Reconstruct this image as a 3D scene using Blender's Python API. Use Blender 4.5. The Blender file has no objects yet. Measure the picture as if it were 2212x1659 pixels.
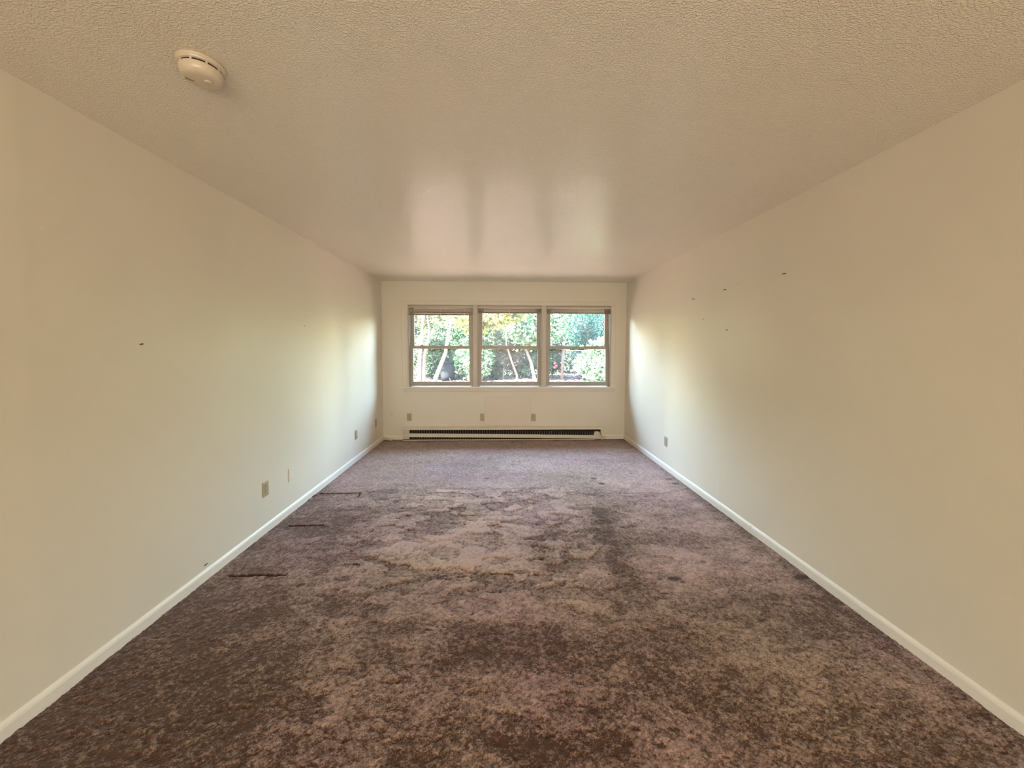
import bpy, bmesh, math, random
import numpy as np
from mathutils import Vector, Matrix

# ------------------------------------------------------------------ dimensions
XL, XR, D, H, YB = -1.8154, 1.9502, 5.9597, 2.44, -3.2   # room: left, right, far, height, near end
CAMZ = 1.4356
SC = bpy.context.scene
COL = SC.collection

# ------------------------------------------------------------------ camera
cd = bpy.data.cameras.new('camera')
cam = bpy.data.objects.new('camera', cd)
COL.objects.link(cam)
cd.sensor_fit = 'HORIZONTAL'
cd.sensor_width = 36.0
cd.lens = 36.0 * 831.0 / 2212.0
cd.shift_y = -38.55 / 2212.0
cd.clip_start = 0.02
cd.clip_end = 300
Rv = Vector((0.99957072, -0.02915457, 0.00289656))
Uv = Vector((-0.00147262, 0.04874461, 0.99881019))
Fv = Vector((0.02926107, 0.99838568, -0.04868075))
cam.matrix_world = Matrix(((Rv.x, Uv.x, -Fv.x, 0), (Rv.y, Uv.y, -Fv.y, 0), (Rv.z, Uv.z, -Fv.z, CAMZ), (0, 0, 0, 1)))
SC.camera = cam

# ------------------------------------------------------------------ world, sun, added fill light, exposure
SKY_STRENGTH = 7.5
SUN_STRENGTH = 440.0
FILL_POWER = 112.0
EXPOSURE = 0.5
w = bpy.data.worlds.new('world')
SC.world = w
w.use_nodes = True
nt = w.node_tree
nt.nodes.clear()
wo = nt.nodes.new('ShaderNodeOutputWorld')
bg = nt.nodes.new('ShaderNodeBackground')
sky = nt.nodes.new('ShaderNodeTexSky')
sky.sky_type = 'NISHITA'
sky.sun_disc = False
sky.sun_elevation = math.radians(44)
sky.sun_rotation = math.radians(250)
sky.air_density = 1.6
sky.dust_density = 1.2
sky.ozone_density = 1.6
tintn = nt.nodes.new('ShaderNodeMix')          # slight atmospheric haze over the whole sky
tintn.data_type = 'RGBA'; tintn.blend_type = 'MULTIPLY'
tintn.inputs[0].default_value = 1.0
tintn.inputs[7].default_value = (1.0, 0.97, 0.92, 1)
nt.links.new(sky.outputs[0], tintn.inputs[6])
nt.links.new(tintn.outputs[2], bg.inputs[0])
bg.inputs[1].default_value = SKY_STRENGTH
nt.links.new(bg.outputs[0], wo.inputs[0])

def add_light(name, kind, loc, energy, color, **kw):
    ld = bpy.data.lights.new(name, kind)
    ld.energy = energy
    ld.color = color
    for k, v in kw.items():
        setattr(ld, k, v)
    o = bpy.data.objects.new(name, ld)
    o.location = loc
    COL.objects.link(o)
    return o

sun = add_light('sun', 'SUN', (0, -5, 12), SUN_STRENGTH, (1.0, 0.93, 0.80), angle=math.radians(0.6))
sun.rotation_euler = Vector((0.68, 0.50, -0.95)).to_track_quat('-Z', 'Y').to_euler()
# added warm fill light without a seen source, at the near end behind the camera
rl = add_light('rear_fill_light', 'AREA', (0.07, -3.17, 0.90), FILL_POWER, (1.0, 0.88, 0.68), shape='RECTANGLE', size=3.4, size_y=1.6)
rl.rotation_euler = (math.radians(90), 0, 0)

OPEN = [(-1.42, -0.425), (-0.361, 0.637), (0.701, 1.712)]   # the three window openings in the far wall
WZ0, WZ1 = 0.827, 2.083
for a, b in OPEN:
    p = add_light('window_portal', 'AREA', ((a + b) / 2, D + 0.125, (WZ0 + WZ1) / 2), 1.0, (1, 1, 1), shape='RECTANGLE', size=b - a, size_y=WZ1 - WZ0)
    p.data.cycles.is_portal = True
    p.rotation_euler = (math.radians(-90), 0, 0)

SC.view_settings.view_transform = 'Standard'
SC.view_settings.look = 'None'
SC.view_settings.gamma = 1.0
SC.view_settings.use_curve_mapping = False
SC.view_settings.exposure = EXPOSURE
cy = SC.cycles
cy.max_bounces = 9
cy.diffuse_bounces = 6
cy.glossy_bounces = 4
cy.transmission_bounces = 6
cy.transparent_max_bounces = 12
cy.caustics_reflective = False
cy.caustics_refractive = False
cy.sample_clamp_indirect = 6.0

# ------------------------------------------------------------------ helpers
def tag(o, label=None, cat=None, group=None, kind=None):
    if label: o['label'] = label
    if cat: o['category'] = cat
    if group: o['group'] = group
    if kind: o['kind'] = kind
    return o

def empty(name, loc=(0, 0, 0), rot=(0, 0, 0), parent=None):
    o = bpy.data.objects.new(name, None)
    o.empty_display_size = 0.05
    o.location = loc
    o.rotation_euler = rot
    COL.objects.link(o)
    if parent: o.parent = parent
    return o

def link_mesh(name, me, mat=None, parent=None, loc=(0, 0, 0), rot=(0, 0, 0), smooth=False):
    if mat is not None and not me.materials: me.materials.append(mat)
    if smooth:
        me.polygons.foreach_set('use_smooth', np.ones(len(me.polygons), dtype=bool))
    o = bpy.data.objects.new(name, me)
    o.location = loc
    o.rotation_euler = rot
    COL.objects.link(o)
    if parent: o.parent = parent
    return o

class MB:
    """collects shapes of ONE part"""
    def __init__(s): s.bm = bmesh.new()
    def box(s, x0, x1, y0, y1, z0, z1, bev=0.0, seg=1, M=None):
        r = bmesh.ops.create_cube(s.bm, size=1.0)
        vs = r['verts']
        bmesh.ops.scale(s.bm, vec=(x1 - x0, y1 - y0, z1 - z0), verts=vs)
        bmesh.ops.translate(s.bm, vec=((x0 + x1) / 2, (y0 + y1) / 2, (z0 + z1) / 2), verts=vs)
        if bev > 0:
            es = list({e for v in vs for e in v.link_edges})
            rr = bmesh.ops.bevel(s.bm, geom=es, offset=bev, segments=seg, affect='EDGES', profile=0.5)
            vs = list({v for f in rr['faces'] for v in f.verts} | {v for v in vs if v.is_valid})
        if M is not None:
            bmesh.ops.transform(s.bm, matrix=M, verts=vs)
        return s
    def cyl(s, p0, p1, r0, r1=None, n=12, caps=True):
        r1 = r0 if r1 is None else r1
        p0, p1 = Vector(p0), Vector(p1)
        d = p1 - p0
        q = d.to_track_quat('Z', 'Y').to_matrix().to_4x4()
        M = Matrix.Translation((p0 + p1) / 2) @ q
        bmesh.ops.create_cone(s.bm, cap_ends=caps, cap_tris=False, segments=n, radius1=r0, radius2=r1, depth=d.length, matrix=M)
        return s
    def lathe(s, prof, n=48, c=(0, 0, 0)):
        rings = []
        for r, z in prof:
            if r < 1e-6:
                rings.append([s.bm.verts.new((c[0], c[1], c[2] + z))])
            else:
                rings.append([s.bm.verts.new((c[0] + r * math.cos(2 * math.pi * k / n), c[1] + r * math.sin(2 * math.pi * k / n), c[2] + z)) for k in range(n)])
        for A, B in zip(rings, rings[1:]):
            for k in range(n):
                q = [A[k % len(A)], A[(k + 1) % len(A)], B[(k + 1) % len(B)], B[k % len(B)]]
                u = []
                for v in q:
                    if v not in u: u.append(v)
                if len(u) > 2: s.bm.faces.new(u)
        return s
    def prism(s, pts, axis, a, b):
        """profile pts (two coordinates) swept along axis ('x' or 'y') from a to b"""
        def P(p, t): return (t, p[0], p[1]) if axis == 'x' else (p[0], t, p[1])
        A = [s.bm.verts.new(P(p, a)) for p in pts]
        B = [s.bm.verts.new(P(p, b)) for p in pts]
        n = len(pts)
        for k in range(n):
            s.bm.faces.new((A[k], A[(k + 1) % n], B[(k + 1) % n], B[k]))
        s.bm.faces.new(A[::-1]); s.bm.faces.new(B)
        return s
    def build(s, name, mat, parent=None, loc=(0, 0, 0), rot=(0, 0, 0), smooth=False):
        bmesh.ops.recalc_face_normals(s.bm, faces=s.bm.faces)
        me = bpy.data.meshes.new(name)
        s.bm.to_mesh(me)
        s.bm.free()
        o = link_mesh(name, me, mat, parent, loc, rot)
        if smooth:
            me.polygons.foreach_set('use_smooth', np.ones(len(me.polygons), dtype=bool))
            md = None
        return o

def copy_tree(o, parent=None):
    c = o.copy()
    COL.objects.link(c)
    if parent: c.parent = parent
    for ch in list(o.children): copy_tree(ch, c)
    return c

def mat(name):
    m = bpy.data.materials.new(name)
    m.use_nodes = True
    t = m.node_tree
    return m, t, t.nodes['Principled BSDF'], t.nodes, t.links

def simple(name, col, rough=0.5, var=0.06, scale=18.0, bump=0.0, bscale=200.0, spec=0.5, metal=0.0):
    m, t, p, N, L = mat(name)
    tc = N.new('ShaderNodeTexCoord')
    nz = N.new('ShaderNodeTexNoise'); nz.inputs['Scale'].default_value = scale; nz.inputs['Detail'].default_value = 5
    L.new(tc.outputs['Object'], nz.inputs['Vector'])
    mx = N.new('ShaderNodeMix'); mx.data_type = 'RGBA'
    mx.inputs[6].default_value = (*[c * (1 - var) for c in col], 1)
    mx.inputs[7].default_value = (*[min(1, c * (1 + var)) for c in col], 1)
    L.new(nz.outputs['Fac'], mx.inputs[0]); L.new(mx.outputs[2], p.inputs['Base Color'])
    p.inputs['Roughness'].default_value = rough
    p.inputs['Metallic'].default_value = metal
    p.inputs['Specular IOR Level'].default_value = spec
    if bump > 0:
        n2 = N.new('ShaderNodeTexNoise'); n2.inputs['Scale'].default_value = bscale
        L.new(tc.outputs['Object'], n2.inputs['Vector'])
        b = N.new('ShaderNodeBump'); b.inputs['Strength'].default_value = 1; b.inputs['Distance'].default_value = bump
        L.new(n2.outputs['Fac'], b.inputs['Height']); L.new(b.outputs[0], p.inputs['Normal'])
    return m

def math_node(N, L, op, a, b=None, clamp=False):
    n = N.new('ShaderNodeMath'); n.operation = op; n.use_clamp = clamp
    for i, v in enumerate((a, b)):
        if v is None: continue
        if isinstance(v, (int, float)): n.inputs[i].default_value = v
        else: L.new(v, n.inputs[i])
    return n.outputs[0]

def wall_paint(name, seams=(), axis='Y', col=(0.71, 0.66, 0.56)):
    m, t, p, N, L = mat(name)
    g = N.new('ShaderNodeNewGeometry')
    sx = N.new('ShaderNodeSeparateXYZ'); L.new(g.outputs['Position'], sx.inputs[0])
    nz = N.new('ShaderNodeTexNoise'); nz.inputs['Scale'].default_value = 1.3; nz.inputs['Detail'].default_value = 4
    L.new(g.outputs['Position'], nz.inputs['Vector'])
    mx = N.new('ShaderNodeMix'); mx.data_type = 'RGBA'
    mx.inputs[6].default_value = (*[c * .95 for c in col], 1)
    mx.inputs[7].default_value = (*[c * 1.05 for c in col], 1)
    L.new(nz.outputs['Fac'], mx.inputs[0]); L.new(mx.outputs[2], p.inputs['Base Color'])
    # satin paint: roughness drifts where the wall was touched up
    rn = N.new('ShaderNodeTexNoise'); rn.inputs['Scale'].default_value = 2.6; rn.inputs['Detail'].default_value = 3
    L.new(g.outputs['Position'], rn.inputs['Vector'])
    mr = N.new('ShaderNodeMapRange'); mr.inputs[3].default_value = 0.34; mr.inputs[4].default_value = 0.50
    L.new(rn.outputs['Fac'], mr.inputs[0]); L.new(mr.outputs[0], p.inputs['Roughness'])
    p.inputs['Specular IOR Level'].default_value = 0.45
    # relief: roller stipple, slow waves of the board, taped joints
    st = N.new('ShaderNodeTexNoise'); st.inputs['Scale'].default_value = 260; st.inputs['Detail'].default_value = 2
    L.new(g.outputs['Position'], st.inputs['Vector'])
    b1 = N.new('ShaderNodeBump'); b1.inputs['Strength'].default_value = 0.5; b1.inputs['Distance'].default_value = 0.0006
    L.new(st.outputs['Fac'], b1.inputs['Height'])
    wv = N.new('ShaderNodeTexNoise'); wv.inputs['Scale'].default_value = 1.6; wv.inputs['Detail'].default_value = 1
    L.new(g.outputs['Position'], wv.inputs['Vector'])
    h = math_node(N, L, 'MULTIPLY', wv.outputs['Fac'], 0.004)
    for s_ in seams:
        d = math_node(N, L, 'SUBTRACT', sx.outputs[axis], s_)
        d = math_node(N, L, 'MULTIPLY', d, 1 / 0.035)
        d2 = math_node(N, L, 'MULTIPLY', d, d)
        e = math_node(N, L, 'POWER', 2.718, math_node(N, L, 'MULTIPLY', d2, -1.0))
        h = math_node(N, L, 'ADD', h, math_node(N, L, 'MULTIPLY', e, 0.0012))
    b2 = N.new('ShaderNodeBump'); b2.inputs['Strength'].default_value = 1.0; b2.inputs['Distance'].default_value = 1.0
    L.new(h, b2.inputs['Height']); L.new(b1.outputs[0], b2.inputs['Normal'])
    L.new(b2.outputs[0], p.inputs['Normal'])
    return m

M = {}
M['wall'] = wall_paint('cream_satin_wall_paint')
M['wall_l'] = wall_paint('cream_satin_wall_paint_left', (2.75, 1.53, 3.97, 5.2))
M['wall_r'] = wall_paint('cream_satin_wall_paint_right', (3.33, 2.11, 4.55, 0.9))
M['trim'] = simple('off_white_trim_paint', (0.78, 0.745, 0.67), 0.38, 0.04, 9, 0.0004, 60)
M['casing'] = simple('painted_casing', (0.69, 0.63, 0.53), 0.42, 0.03, 6, 0.0003, 50)
M['mullc'] = simple('mullion_casing_paint', (0.56, 0.505, 0.435), 0.4, 0.03, 6)  # darker copy of the casing paint, shade put into the colour
M['panel'] = wall_paint('pinkish_panel_paint', col=(0.71, 0.635, 0.545))
M['mull'] = simple('window_frame_enamel', (0.40, 0.355, 0.305), 0.38, 0.04, 8, 0.0003, 60)  # darkened to offset the fill light, shade put into the colour
M['heater'] = simple('heater_cream_enamel', (0.66, 0.60, 0.50), 0.35, 0.05, 12)
M['fin'] = simple('aluminium_fin', (0.30, 0.28, 0.24), 0.5, 0.2, 30, metal=0.6)
M['cavity'] = simple('shaded_cavity', (0.02, 0.018, 0.015), 0.9, 0.4, 30)  # near-black colour stands in for shade inside heater and vent openings
M['beige'] = simple('beige_plastic', (0.42, 0.345, 0.215), 0.35, 0.05, 20)
M['greyp'] = simple('grey_beige_plastic', (0.38, 0.345, 0.295), 0.35, 0.05, 20)
M['whitep'] = simple('painted_plate', (0.72, 0.67, 0.57), 0.35, 0.04, 20)
M['slot'] = simple('dark_slot', (0.03, 0.025, 0.02), 0.7, 0.2, 20)
M['screw'] = simple('painted_screw', (0.40, 0.34, 0.24), 0.35, 0.1, 40)
M['blind'] = simple('alabaster_blind_slat', (0.50, 0.44, 0.36), 0.4, 0.06, 20)
M['blind_rail'] = simple('blind_bottom_rail', (0.21, 0.17, 0.125), 0.45, 0.08, 20)  # dark colour stands in for the backlit shade of the rail
M['cord'] = simple('blind_cord', (0.72, 0.68, 0.6), 0.8, 0.05, 60)
M['wand'] = simple('clear_grey_wand', (0.30, 0.30, 0.27), 0.2, 0.05, 60)
M['smoke'] = simple('aged_white_plastic', (0.60, 0.52, 0.41), 0.28, 0.07, 40)
M['smoke_dark'] = simple('sooty_plastic', (0.24, 0.165, 0.10), 0.5, 0.2, 40)
M['bark'] = simple('pale_bark', (0.085, 0.06, 0.053), 0.9, 0.35, 14, 0.01, 30, spec=0.05)
M['twig'] = simple('dry_twig', (0.06, 0.05, 0.036), 0.95, 0.3, 14)
M['galv'] = simple('galvanised_wire', (0.10, 0.10, 0.11), 0.4, 0.1, 20, metal=0.3)
M['barrel'] = simple('blue_grey_barrel', (0.0035, 0.0045, 0.006), 0.8, 0.2, 8, spec=0.03)
M['red'] = simple('red_petals', (0.22, 0.03, 0.035), 0.6, 0.2, 8)
M['hole'] = simple('nail_hole_shadow', (0.10, 0.07, 0.05), 0.9, 0.3, 80)
M['paper'] = simple('chipped_filler', (0.60, 0.54, 0.42), 0.8, 0.1, 50)
M['siding'] = simple('outdoor_siding', (0.45, 0.42, 0.38), 0.8, 0.1, 4)

# glass: clear pane with an added translucent film that imitates pale window glare
def glass_mat():
    m, t, p, N, L = mat('glare_haze_glass')
    N.remove(p)
    out = N['Material Output']
    tr = N.new('ShaderNodeBsdfTransparent'); tr.inputs[0].default_value = (0.96, 0.97, 0.96, 1)
    gl = N.new('ShaderNodeBsdfGlossy'); gl.inputs['Roughness'].default_value = 0.02
    tl = N.new('ShaderNodeBsdfTranslucent'); tl.inputs[0].default_value = (0.9, 0.9, 0.88, 1)
    fr = N.new('ShaderNodeFresnel'); fr.inputs[0].default_value = 1.13   # low index, keeps the fill light's reflection weak
    g = N.new('ShaderNodeNewGeometry')
    nz = N.new('ShaderNodeTexNoise'); nz.inputs['Scale'].default_value = 5; nz.inputs['Detail'].default_value = 6
    L.new(g.outputs['Position'], nz.inputs['Vector'])
    mr = N.new('ShaderNodeMapRange'); mr.inputs[1].default_value = 0.3; mr.inputs[2].default_value = 0.8
    mr.inputs[3].default_value = 0.006; mr.inputs[4].default_value = 0.020
    L.new(nz.outputs['Fac'], mr.inputs[0])
    a = N.new('ShaderNodeMixShader'); L.new(mr.outputs[0], a.inputs[0]); L.new(tr.outputs[0], a.inputs[1]); L.new(tl.outputs[0], a.inputs[2])
    b = N.new('ShaderNodeMixShader'); L.new(fr.outputs[0], b.inputs[0]); L.new(a.outputs[0], b.inputs[1]); L.new(gl.outputs[0], b.inputs[2])
    L.new(b.outputs[0], out.inputs['Surface'])
    return m
M['glass'] = glass_mat()

def ceiling_mat():
    m, t, p, N, L = mat('orange_peel_ceiling_paint')
    g = N.new('ShaderNodeNewGeometry')
    nz = N.new('ShaderNodeTexNoise'); nz.inputs['Scale'].default_value = 1.1; nz.inputs['Detail'].default_value = 4
    L.new(g.outputs['Position'], nz.inputs['Vector'])
    mx = N.new('ShaderNodeMix'); mx.data_type = 'RGBA'
    mx.inputs[6].default_value = (0.78, 0.71, 0.59, 1); mx.inputs[7].default_value = (0.84, 0.77, 0.65, 1)
    L.new(nz.outputs['Fac'], mx.inputs[0]); L.new(mx.outputs[2], p.inputs['Base Color'])
    p.inputs['Roughness'].default_value = 0.24
    p.inputs['IOR'].default_value = 1.85
    p.inputs['Specular IOR Level'].default_value = 0.75
    v1 = N.new('ShaderNodeTexNoise'); v1.inputs['Scale'].default_value = 150; v1.inputs['Detail'].default_value = 1.5; v1.inputs['Roughness'].default_value = 0.45
    L.new(g.outputs['Position'], v1.inputs['Vector'])
    mr = N.new('ShaderNodeMapRange'); mr.interpolation_type = 'SMOOTHSTEP'; mr.inputs[1].default_value = 0.40; mr.inputs[2].default_value = 0.62
    L.new(v1.outputs['Fac'], mr.inputs[0])
    b1 = N.new('ShaderNodeBump'); b1.inputs['Strength'].default_value = 1.0; b1.inputs['Distance'].default_value = 0.0021
    L.new(mr.outputs[0], b1.inputs['Height'])
    L.new(b1.outputs[0], p.inputs['Normal'])
    return m
M['ceiling'] = ceiling_mat()

def carpet_mat():
    m, t, p, N, L = mat('worn_brown_plush_carpet')
    g = N.new('ShaderNodeNewGeometry')
    la = N.new('ShaderNodeAttribute'); la.attribute_name = 'lay_shading'
    stn = N.new('ShaderNodeAttribute'); stn.attribute_name = 'stain'
    tf = N.new('ShaderNodeAttribute'); tf.attribute_name = 'tuft'
    big = N.new('ShaderNodeMix'); big.data_type = 'RGBA'
    big.inputs[6].default_value = (0.085, 0.046, 0.033, 1)
    big.inputs[7].default_value = (0.56, 0.41, 0.365, 1)
    f1 = N.new('ShaderNodeTexNoise'); f1.inputs['Scale'].default_value = 170; f1.inputs['Detail'].default_value = 3
    L.new(g.outputs['Position'], f1.inputs['Vector'])
    a = math_node(N, L, 'MULTIPLY', math_node(N, L, 'SUBTRACT', f1.outputs['Fac'], 0.5), 1.3)
    c = math_node(N, L, 'MULTIPLY', math_node(N, L, 'SUBTRACT', tf.outputs['Fac'], 0.5), 0.8)
    # shade where the tufts part, painted as short dark creases
    w1 = N.new('ShaderNodeTexNoise'); w1.inputs['Scale'].default_value = 42; w1.inputs['Detail'].default_value = 3; w1.inputs['Roughness'].default_value = 0.6
    mp = N.new('ShaderNodeMapping'); mp.inputs['Scale'].default_value = (0.8, 1.5, 1.0)
    L.new(g.outputs['Position'], mp.inputs['Vector']); L.new(mp.outputs[0], w1.inputs['Vector'])
    ab = math_node(N, L, 'ABSOLUTE', math_node(N, L, 'SUBTRACT', w1.outputs['Fac'], 0.5))
    wm_ = N.new('ShaderNodeMapRange'); wm_.inputs[1].default_value = 0.0; wm_.inputs[2].default_value = 0.045; wm_.inputs[3].default_value = 1; wm_.inputs[4].default_value = 0
    L.new(ab, wm_.inputs[0])
    pn_ = N.new('ShaderNodeTexNoise'); pn_.inputs['Scale'].default_value = 7; pn_.inputs['Detail'].default_value = 2
    L.new(g.outputs['Position'], pn_.inputs['Vector'])
    pm = N.new('ShaderNodeMapRange'); pm.inputs[1].default_value = 0.4; pm.inputs[2].default_value = 0.65; pm.inputs[3].default_value = 0.08; pm.inputs[4].default_value = 0.42
    L.new(pn_.outputs['Fac'], pm.inputs[0])
    wk = math_node(N, L, 'MULTIPLY', wm_.outputs[0], pm.outputs[0])
    s0 = math_node(N, L, 'SUBTRACT', la.outputs['Fac'], wk)
    s = math_node(N, L, 'ADD', math_node(N, L, 'ADD', s0, a), c, clamp=True)
    L.new(s, big.inputs[0])
    # hue drift between mauve and brown
    n2 = N.new('ShaderNodeTexNoise'); n2.inputs['Scale'].default_value = 0.9; n2.inputs['Detail'].default_value = 3
    L.new(g.outputs['Position'], n2.inputs['Vector'])
    hue = N.new('ShaderNodeMix'); hue.data_type = 'RGBA'; hue.blend_type = 'MULTIPLY'; hue.inputs[0].default_value = 1
    hm = N.new('ShaderNodeMix'); hm.data_type = 'RGBA'
    hm.inputs[6].default_value = (1.0, 1.03, 0.93, 1); hm.inputs[7].default_value = (1.0, 0.95, 1.07, 1)
    mr = N.new('ShaderNodeMapRange'); mr.inputs[1].default_value = 0.35; mr.inputs[2].default_value = 0.65
    L.new(n2.outputs['Fac'], mr.inputs[0]); L.new(mr.outputs[0], hm.inputs[0])
    L.new(big.outputs[2], hue.inputs[6]); L.new(hm.outputs[2], hue.inputs[7])
    st2 = N.new('ShaderNodeMix'); st2.data_type = 'RGBA'
    L.new(stn.outputs['Fac'], st2.inputs[0]); L.new(hue.outputs[2], st2.inputs[6]); st2.inputs[7].default_value = (0.035, 0.012, 0.009, 1)
    L.new(st2.outputs[2], p.inputs['Base Color'])
    p.inputs['Roughness'].default_value = 0.95
    p.inputs['Specular IOR Level'].default_value = 0.1
    p.inputs['Sheen Weight'].default_value = 0.35
    p.inputs['Sheen Roughness'].default_value = 0.4
    p.inputs['Sheen Tint'].default_value = (0.9, 0.8, 0.78, 1)
    b = N.new('ShaderNodeBump'); b.inputs['Strength'].default_value = 1.0; b.inputs['Distance'].default_value = 0.004
    L.new(f1.outputs['Fac'], b.inputs['Height']); L.new(b.outputs[0], p.inputs['Normal'])
    return m
M['carpet'] = carpet_mat()

LEAF = 0.50
def leaf_mat(name, c0, c1):
    m, t, p, N, L = mat(name)
    N.remove(p)
    out = N['Material Output']
    at = N.new('ShaderNodeAttribute'); at.attribute_name = 'tint'
    mx = N.new('ShaderNodeMix'); mx.data_type = 'RGBA'
    mx.inputs[6].default_value = (*[v * LEAF for v in c0], 1); mx.inputs[7].default_value = (*[v * LEAF for v in c1], 1)
    L.new(at.outputs['Fac'], mx.inputs[0])
    df = N.new('ShaderNodeBsdfDiffuse'); tl = N.new('ShaderNodeBsdfTranslucent')
    L.new(mx.outputs[2], df.inputs[0]); L.new(mx.outputs[2], tl.inputs[0])
    a = N.new('ShaderNodeMixShader'); a.inputs[0].default_value = 0.35
    L.new(df.outputs[0], a.inputs[1]); L.new(tl.outputs[0], a.inputs[2])
    L.new(a.outputs[0], out.inputs['Surface'])
    return m
M['lf_yellow'] = leaf_mat('yellow_green_leaves', (0.12, 0.16, 0.03), (0.66, 0.60, 0.20))
M['lf_olive'] = leaf_mat('pale_olive_leaves', (0.05, 0.07, 0.025), (0.50, 0.52, 0.27))
M['lf_green'] = leaf_mat('mid_green_leaves', (0.04, 0.13, 0.05), (0.46, 0.66, 0.40))
M['lf_shrub'] = leaf_mat('broad_green_leaves', (0.02, 0.08, 0.03), (0.27, 0.40, 0.23))
M['lf_dark'] = leaf_mat('dark_green_leaves', (0.012, 0.04, 0.015), (0.07, 0.14, 0.06))
M['lf_teal'] = leaf_mat('blue_green_needles', (0.01, 0.035, 0.034), (0.05, 0.13, 0.12))
M['lf_dry'] = leaf_mat('dry_grey_leaves', (0.03, 0.026, 0.018), (0.20, 0.175, 0.13))
M['lf_litter'] = leaf_mat('pink_brown_leaf_litter', (0.07, 0.04, 0.037), (0.34, 0.24, 0.235))

def ground_mat():
    m, t, p, N, L = mat('leaf_strewn_soil')
    g = N.new('ShaderNodeNewGeometry')
    nz = N.new('ShaderNodeTexNoise'); nz.inputs['Scale'].default_value = 7; nz.inputs['Detail'].default_value = 8
    L.new(g.outputs['Position'], nz.inputs['Vector'])
    mx = N.new('ShaderNodeMix'); mx.data_type = 'RGBA'
    mx.inputs[6].default_value = (0.045, 0.032, 0.026, 1); mx.inputs[7].default_value = (0.12, 0.088, 0.075, 1)
    L.new(nz.outputs['Fac'], mx.inputs[0]); L.new(mx.outputs[2], p.inputs['Base Color'])
    p.inputs['Roughness'].default_value = 0.95
    return m
M['ground'] = ground_mat()

# ------------------------------------------------------------------ setting: walls, ceiling
T = 0.12
def cells_wall():
    """far wall with three window openings, as one solid mesh"""
    mb = MB()
    xs = [XL - T] + [v for o in OPEN for v in o] + [XR + T]
    mb.box(xs[0], xs[-1], D, D + T, -0.3, WZ0 - 0.02)
    mb.box(xs[0], xs[-1], D, D + T, WZ1, H + 0.12)
    for i in range(0, len(xs), 2):
        mb.box(xs[i], xs[i + 1], D, D + T, WZ0 - 0.02, WZ1)
    return mb
wall_far = tag(cells_wall().build('wall_far', M['wall']), kind='structure')
wall_left = tag(MB().box(XL - T, XL, YB, D, -0.3, H + 0.12).build('wall_left', M['wall_l']), kind='structure')
wall_right = tag(MB().box(XR, XR + T, YB, D, -0.3, H + 0.12).build('wall_right', M['wall_r']), kind='structure')
wall_near = tag(MB().box(XL - T, XR + T, YB - T, YB, -0.3, H + 0.12).build('wall_near', M['wall']), kind='structure')
ceiling = tag(MB().box(XL, XR, YB, D, H, H + 0.12).build('ceiling', M['ceiling']), kind='structure')
tag(MB().box(XL - 0.3, XR + 0.3, YB - 0.3, D + 0.25, H + 0.12, H + 0.25).build('roof', M['siding']), kind='structure')

# ------------------------------------------------------------------ setting: carpeted floor
rng = np.random.default_rng(7)
def vnoise(x, y, freq, seed):
    r = np.random.default_rng(seed)
    n = 512
    g = r.random((n, n)).astype(np.float32)
    X = x * freq + 1000.37; Y = y * freq + 1000.71
    i = np.floor(X).astype(np.int64); j = np.floor(Y).astype(np.int64)
    fx = X - i; fy = Y - j
    fx = fx * fx * (3 - 2 * fx); fy = fy * fy * (3 - 2 * fy)
    a = g[i % n, j % n]; b = g[(i + 1) % n, j % n]; c = g[i % n, (j + 1) % n]; d = g[(i + 1) % n, (j + 1) % n]
    return (a * (1 - fx) + b * fx) * (1 - fy) + (c * (1 - fx) + d * fx) * fy
def fbm(x, y, freq, seed, octv=4, gain=0.5):
    s = 0; a = 1; t = 0
    for k in range(octv):
        s = s + a * vnoise(x, y, freq * 2 ** k, seed + k); t += a; a *= gain
    return s / t
def sstep(v, a, b):
    t = np.clip((v - a) / (b - a), 0, 1)
    return t * t * (3 - 2 * t)

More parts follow.
